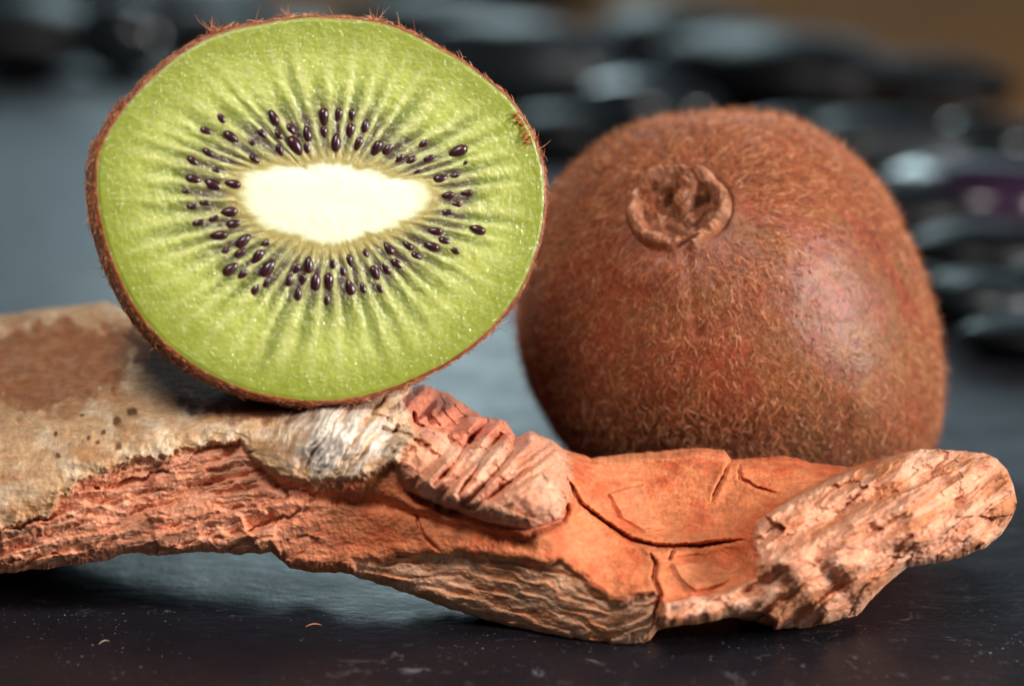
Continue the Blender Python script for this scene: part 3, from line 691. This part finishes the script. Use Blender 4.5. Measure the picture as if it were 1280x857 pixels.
for pl, h, wd in [([(952, 664), (1000, 640), (1060, 612), (1120, 596)], -.14, 12), ([(1050, 640), (1100, 616), (1150, 606), (1180, 602)], .22, 9), ([(1090, 590), (1150, 584), (1178, 598)], .16, 7),
                  ([(1085, 668), (1140, 650), (1200, 625)], .14, 9), ([(1060, 690), (1110, 686), (1150, 690), (1190, 680)], .12, 6), ([(940, 700), (985, 705), (1010, 690)], -.16, 10),
                  ([(985, 705), (1012, 745), (1030, 775)], -.12, 12), ([(1018, 700), (1050, 735), (1068, 762)], .16, 9), ([(870, 735), (920, 722), (960, 715)], -.10, 8),
                  ([(1205, 605), (1218, 640), (1215, 672)], -.10, 9), ([(1225, 640), (1240, 650), (1242, 664)], .14, 10)]:
    dd, tt = dline(X+0.35*wx, Y+0.35*wy, pl); D += (0.65 if h > 0 else 1.15)*h*np.exp(-(dd/(wd*1.35))**2)
# knot hole in the underside
eh = np.hypot((X-943)/28, (Y-780)/17)+0.12*fbm(X/12, Y/12, 2, 190); D += 0.75*ss(1.06, 0.82, eh)
# surface roughness: less on the smooth orange faces
smooth = (1-bark)*(1-knot)*(1-rb)*(1-mst)*ss(560, 680, X)
D -= (0.035*fbm(X/18, Y/18, 4, 195)+0.012*fbm(X/4.5, Y/4.5, 3, 197))*(1-0.45*smooth)*(1-0.5*knot)*(1-0.6*bark)*(1-0.35*m_l)
D -= smooth*(0.02*fbm(X/40, Y/26, 3, 198)+0.009*fbm((X+0.4*Y)/26, (Y-0.4*X)/5, 3, 199))
et = (Y-yt); eb = (yb-Y); wr = np.minimum(16, (yb-yt)/2.2)
for e in (et, eb):
    k = np.clip(1-e/wr, 0, 1); D += 0.55*(1-np.sqrt(np.clip(1-k*k, 0, 1)))*np.minimum(1, wr/16)
D[:, -1] = D[:, -1].mean()
VL = P(X, Y, D)
# back of the wood
NBK = 44
wb = np.linspace(0, 1, NBK+2)[1:-1, None]
T3, B3 = VL[0], VL[-1]
bulge = np.interp(xs, [-420, -300, 0, 200, 480, 640, 760, 1000, 1180, 1271], [0.3, 1.3, 1.5, 1.4, 1.1, .7, .55, .5, .4, 0.0])
VBk = T3[None]+(B3-T3)[None]*wb[..., None]+(np.sin(np.pi*wb)**0.8*bulge[None])[..., None]*np.array([0, 1.0, -0.25])
VBk[..., 1] += 0.12*fbm(X[:NBK]/40, wb*4+X[:NBK]*0, 3, 200); 
VBk[..., 2] -= (np.sin(np.pi*np.clip(wb*1.25-0.25, 0, 1))*np.interp(xs, [-420, -200, 150, 500, 1271], [.4, 1.2, .7, .2, 0])[None])
VW = np.concatenate([VL, VBk], 0)
nrow = VW.shape[0]
# rest under the fruit and on the slate
def settle(VW, VS, clear=0.02, cell=0.08):
    x0, y0 = VS[..., 0].min(), VS[..., 1].min(); nx = int((VS[..., 0].max()-x0)/cell)+1; ny = int((VS[..., 1].max()-y0)/cell)+1
    Z = np.full((nx, ny), 1e9); ix = ((VS[..., 0]-x0)/cell).astype(int).ravel(); iy = ((VS[..., 1]-y0)/cell).astype(int).ravel()
    np.minimum.at(Z, (ix, iy), VS[..., 2].ravel())
    jx = np.floor((VW[..., 0]-x0)/cell).astype(int); jy = np.floor((VW[..., 1]-y0)/cell).astype(int)
    ok = (jx >= 0) & (jx < nx) & (jy >= 0) & (jy < ny)
    zl = np.full(VW.shape[:2], 1e9); zl[ok] = Z[jx[ok], jy[ok]]
    m = VW[..., 2] > zl-clear
    VW[..., 2] = np.where(m, zl-clear, VW[..., 2]); return m.sum()
print('settle half', settle(VW, VB), 'whole', settle(VW, VK))
VW[..., 2] = np.maximum(VW[..., 2], 0.004)
print('wood min z', VW[..., 2].min(), 'KD', KD)
# colours of bark, bare wood, splinters
f1 = fbm(X/45, Y/45, 4, 210); f2 = fbm(X/14, Y/14, 4, 214); f3 = fbm(gu/50, gv/6, 4, 218); f4 = fbm(X/5, Y/5, 3, 222)
E = lambda a: a[..., None]
orange = lin(210, 122, 78); deep = lin(196, 96, 58); tanw = lin(234, 182, 146); pinkw = lin(222, 160, 128); cream = lin(202, 162, 122); palec = lin(218, 190, 158)
cw = orange+(deep-orange)*E(ss(-0.15, 0.4, f1)); cw = cw+(lin(214, 134, 90)-cw)*E(ss(0.0, 0.5, fbm((X+0.4*Y)/40, (Y-0.4*X)/9, 4, 228)))*0.7
low = m_l*(0.45+0.55*ss(-0.25, 0.35, f3)); cw = cw+(pinkw-cw)*E(low*0.95)
cw = cw+(lin(212, 132, 100)-cw)*E(m_l*ss(0.15, 0.5, fbm(gu/80, gv/12, 3, 226)))*0.7
for pp in ([(760, 616), (806, 604), (812, 630), (833, 662), (806, 664), (778, 648)], [(838, 704), (884, 702), (924, 716), (900, 730), (868, 738), (850, 722)], [(722, 572), (800, 562), (908, 552), (914, 574), (850, 576), (770, 582)]):
    cw = cw+(lin(220, 146, 104)-cw)*E(ss(-2, 3, sdpoly(X+0.4*wx, Y+0.4*wy, pp))*0.35)
cs_ = tanw+(lin(216, 148, 108)-tanw)*E(ss(-0.2, 0.3, fbm(X/60, sf*0.9, 3, 230))); cw = cw+(cs_-cw)*E(mst*0.9)
cr = pinkw+(lin(196, 128, 88)-pinkw)*E(ss(-0.15, 0.3, fbm(ru/110, rv/16, 4, 232))); cr = cr+(lin(228, 182, 154)-cr)*E(ss(0.0, 0.45, f1))*0.7
cw = cw+(cr-cw)*E(rb*0.92)
ckn = lin(214, 146, 114)+(lin(226, 174, 144)-lin(214, 146, 114))*E(ss(-0.2, 0.4, f1)); cw = cw+(ckn-cw)*E(ss(-9, 7, sk+6*f2))
cw = cw+(lin(206, 128, 102)-cw)*E(pieceb*(1-knot)*0.85)
cbk_ = cream+(palec-cream)*E(ss(-0.1, 0.35, f1+0.4*f2)); cbk_ = cbk_+(lin(176, 124, 82)-cbk_)*E(ss(-0.05, 0.35, fbm(X/60, Y/36, 4, 236)))*0.75
# brown stains of old bark on the upper left, halved kiwi's shadow painted in under it, small spots
s1 = sdpoly(X+5*wx+6*f2, Y+4*wy+6*f2, [(-600, 380), (0, 410), (60, 400), (150, 410), (165, 450), (140, 490), (85, 500), (40, 520), (0, 500), (-600, 520)])
cbk_ = cbk_+(lin(150, 88, 50)-cbk_)*E(ss(-5, 6, s1)*(0.8+0.3*f2))
kiwi_shade = sdpoly(X+5*wx+6*f2, Y+4*wy+6*f2, [(150, 410), (190, 420), (260, 470), (400, 500), (470, 505), (400, 525), (300, 522), (230, 500), (180, 455)])
cbk_ = cbk_+(lin(112, 64, 36)-cbk_)*E(ss(-8, 6, kiwi_shade)*0.9)
for (x0, y0, r0) in [(147, 526, 9), (165, 515, 9), (228, 500, 14), (242, 512, 10), (148, 558, 8), (104, 520, 5), (72, 570, 6), (112, 545, 5), (130, 540, 4), (122, 553, 4), (200, 568, 4), (70, 542, 3), (90, 585, 3)]:
    cbk_ = cbk_+(lin(74, 42, 24)-cbk_)*E(ss(r0, r0*0.3, np.hypot(Xw-x0, (Yw-y0)*1.1)+3*f2)*0.85)
grey = lin(214, 200, 186); wf = fib*ss(-0.25, 0.3, fn+0.1)
cbk_ = cbk_+(grey-cbk_)*E(np.clip(wf*1.5, 0, 1)*ss(330, 400, X))
cbk_ = cbk_+(lin(120, 98, 92)-cbk_)*E(fib*ss(0.25, 0.7, fbm(fa/12, Y/30, 3, 240)+0.15)*0.8)
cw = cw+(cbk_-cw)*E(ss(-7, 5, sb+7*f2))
cw = cw*(1+0.14*E(f4))
cwood = np.concatenate([cw, np.broadcast_to(lin(190, 110, 70), VBk.shape)], 0)
bk = np.concatenate([bark, np.zeros(VBk.shape[:2])], 0); kn = np.concatenate([knot, np.zeros(VBk.shape[:2])], 0)
ncol = len(xs)
FWd = grid(nrow, ncol)
j = np.arange(ncol-1); lastr = (nrow-1)*ncol
# back rows run top->bottom; join: row NV-1 (bottom) to last back row, row 0 to first back row
keep = (np.repeat(np.arange(nrow-1), ncol-1) != NV-1)
FWd = FWd[keep]
q1 = np.stack([(NV-1)*ncol+j, (NV-1)*ncol+j+1, lastr+j+1, lastr+j], -1)
q2 = np.stack([NV*ncol+j, NV*ncol+j+1, j+1, j], -1)
backF = (np.r_[np.repeat(np.arange(nrow-1), ncol-1)[keep]] >= NV)
FWd[backF] = FWd[backF][:, ::-1]
capl = []
# left end, out of frame: close with a fan of quads between front and back columns
fr_rows = np.linspace(0, NV-1, NBK+2).round().astype(int)
bk_rows = np.r_[0, NV+np.arange(NBK), NV-1]
for k in range(NBK+1):
    a, b, c_, d_ = fr_rows[k]*ncol, fr_rows[k+1]*ncol, bk_rows[k+1]*ncol, bk_rows[k]*ncol
    if len({a, b, c_, d_}) == 4: capl.append((a, b, c_, d_))
FWd = np.vstack([FWd, q1, q2, np.array(capl)])
log = thing('driftwood_piece', 'weathered orange and cream driftwood piece lying on the slate under the kiwis', 'driftwood', np.r_[P(640, 700, 0.3)[:2], 0.0])
fb = bk.ravel()[FWd].mean(1) > 0.5; fk = (kn.ravel()[FWd].mean(1) > 0.5) & ~fb
for nm, kp, mt in [('bark', fb, M['bark']), ('knot', fk, M['knot']), ('bare_wood', ~fb & ~fk, M['wood'])]:
    Vx, Fx, Cx = submesh(VW.reshape(-1, 3), FWd, kp, cwood.reshape(-1, 3)); child(nm, Vx, Fx, mt, log, Cx)

# ------------------------------------------------------------------ pebbles behind
def pebble_mesh(seed, sx, sy, sz):
    r_ = np.random.default_rng(seed); a = np.linspace(0, 2*np.pi, 48, endpoint=False)[None]; b = np.linspace(-np.pi/2, np.pi/2, 26)[:, None]
    k = 1+0.09*np.cos(2*a+r_.uniform(0, 6))*np.cos(b)+0.06*np.cos(3*a+r_.uniform(0, 6))*np.cos(b)+0.05*np.sin(2*b+r_.uniform(0, 6))*np.cos(a+r_.uniform(0, 6))*np.cos(b)
    x = sx*k*np.cos(b)**0.85*np.cos(a); y = sy*k*np.cos(b)**0.85*np.sin(a); z = sz*np.sin(b)*np.ones_like(a)*k
    return np.stack([x, y, z], -1).reshape(-1, 3), grid(26, 48, True)
# where the foot stands (photo pixel, cast on the slate), width and height as seen there (px), turn, kind
PB = [(15, 103, 230, 105, .2, 'pb'), (148, 101, 140, 105, -.2, 'pg'), (270, 94, 190, 90, .5, 'pb'), (70, 40, 300, 80, .1, 'pb'), (230, 36, 220, 70, .3, 'pd'),
      (530, 98, 250, 105, -.3, 'pb'), (640, 156, 280, 135, -.4, 'pd'), (700, 202, 150, 66, -.3, 'pb'), (620, 30, 320, 80, .3, 'pb'), (802, 174, 200, 78, -.2, 'pg'), (845, 112, 250, 105, .2, 'pb'),
      (975, 168, 320, 130, -.4, 'pb'), (918, 74, 130, 56, .1, 'pd'), (1042, 106, 130, 62, -.6, 'pd'), (1150, 156, 230, 85, -.4, 'pb'), (1010, 232, 210, 90, -.3, 'pb'), (1112, 238, 200, 96, -.2, 'pd'),
      (1248, 228, 150, 84, -.5, 'pg'), (1112, 322, 200, 90, -.4, 'pb'), (1228, 308, 250, 104, -.3, 'pp'), (1370, 300, 200, 100, .2, 'pb'), (1244, 368, 230, 84, -.3, 'pb'),
      (1156, 396, 130, 60, -.3, 'pb'), (1236, 414, 150, 70, -.3, 'pd'), (1355, 405, 170, 80, -.3, 'pb'), (1292, 456, 180, 52, -.35, 'pb')]
PB = [(x, y, wp, hp, rot, kd, np.linalg.norm(ground(x, y)-CAM)/3500) for (x, y, wp, hp, rot, kd) in PB]
PB = [(x, y, wp*k/2, wp*k/2*0.72, hp*k/2*0.92, rot, kd, 0) for (x, y, wp, hp, rot, kd, k) in PB]
KIND = {'pb': 'out-of-focus glossy black pebble', 'pg': 'out-of-focus blue-grey pebble with a bright highlight', 'pd': 'out-of-focus dull dark grey pebble', 'pp': 'out-of-focus plum-tinted dark pebble'}
def where(x, y):
    if x < 480: return 'behind the halved kiwi'
    if x < 740: return 'seen in the gap between the two kiwis'
    if x < 1100 or y < 180: return 'behind the top of the brown kiwi'
    return 'lying beside the brown kiwi' if y < 330 else 'at the slate edge beside the brown kiwi'
for k, (x0, y0, a, b, c, rot, kd, lf) in enumerate(PB):
    p = ground(x0, y0); V, F = pebble_mesh(300+k, a, b, c)
    V = V @ np.array([[math.cos(rot), math.sin(rot), 0], [-math.sin(rot), math.cos(rot), 0], [0, 0, 1]])
    org = np.array([p[0], p[1]+b*0.9, 0.0]); V = V+org; V[:, 2] += -V[:, 2].min()+lf
    o = mesh('pebble', V, F, M[kd], origin=org); o['label'] = KIND[kd]+' '+where(x0, y0); o['category'] = 'pebble'
    o['group'] = 'dark pebbles strewn behind the kiwis'

# ------------------------------------------------------------------ splinters on the slate
def splinter(x0, y0, x1, y1, label, tint):
    a, b = ground(x0, y0), ground(x1, y1); s = np.linspace(0, 1, 7)[:, None]
    L = np.linalg.norm(b-a); c = a+(b-a)*s+np.array([0, 0, 1])*(0.02+0.025*np.sin(np.pi*s))+np.array([0, 1, 0])*0.04*L*np.sin(np.pi*s)
    t_ = (b-a)/L; sd_ = np.cross(t_, [0, 0, 1]); rr_ = 0.009*(1-0.7*np.abs(2*s-1)**2)
    ring = np.stack([c+rr_*(sd_*math.cos(q)*1.3+np.array([0, 0, 1])*math.sin(q)) for q in np.linspace(0, 2*np.pi, 6, endpoint=False)], 1)
    V = ring.reshape(-1, 3); V[:, 2] -= V[:, 2].min()-0.001
    o = mesh('wood_splinter', V, grid(7, 6, True), M['fuzz'], col=np.repeat(lin(*tint)[None], len(V), 0), origin=a)
    o['label'] = label; o['category'] = 'splinter'
splinter(382, 783, 402, 781, 'tiny orange wood splinter lying on dark slate below the driftwood', (176, 112, 70))
splinter(123, 805, 137, 801, 'thin pale curl of wood on dark slate among dust specks', (140, 116, 104))
for o in bpy.data.objects:
    if '_org' in o: del o['_org']
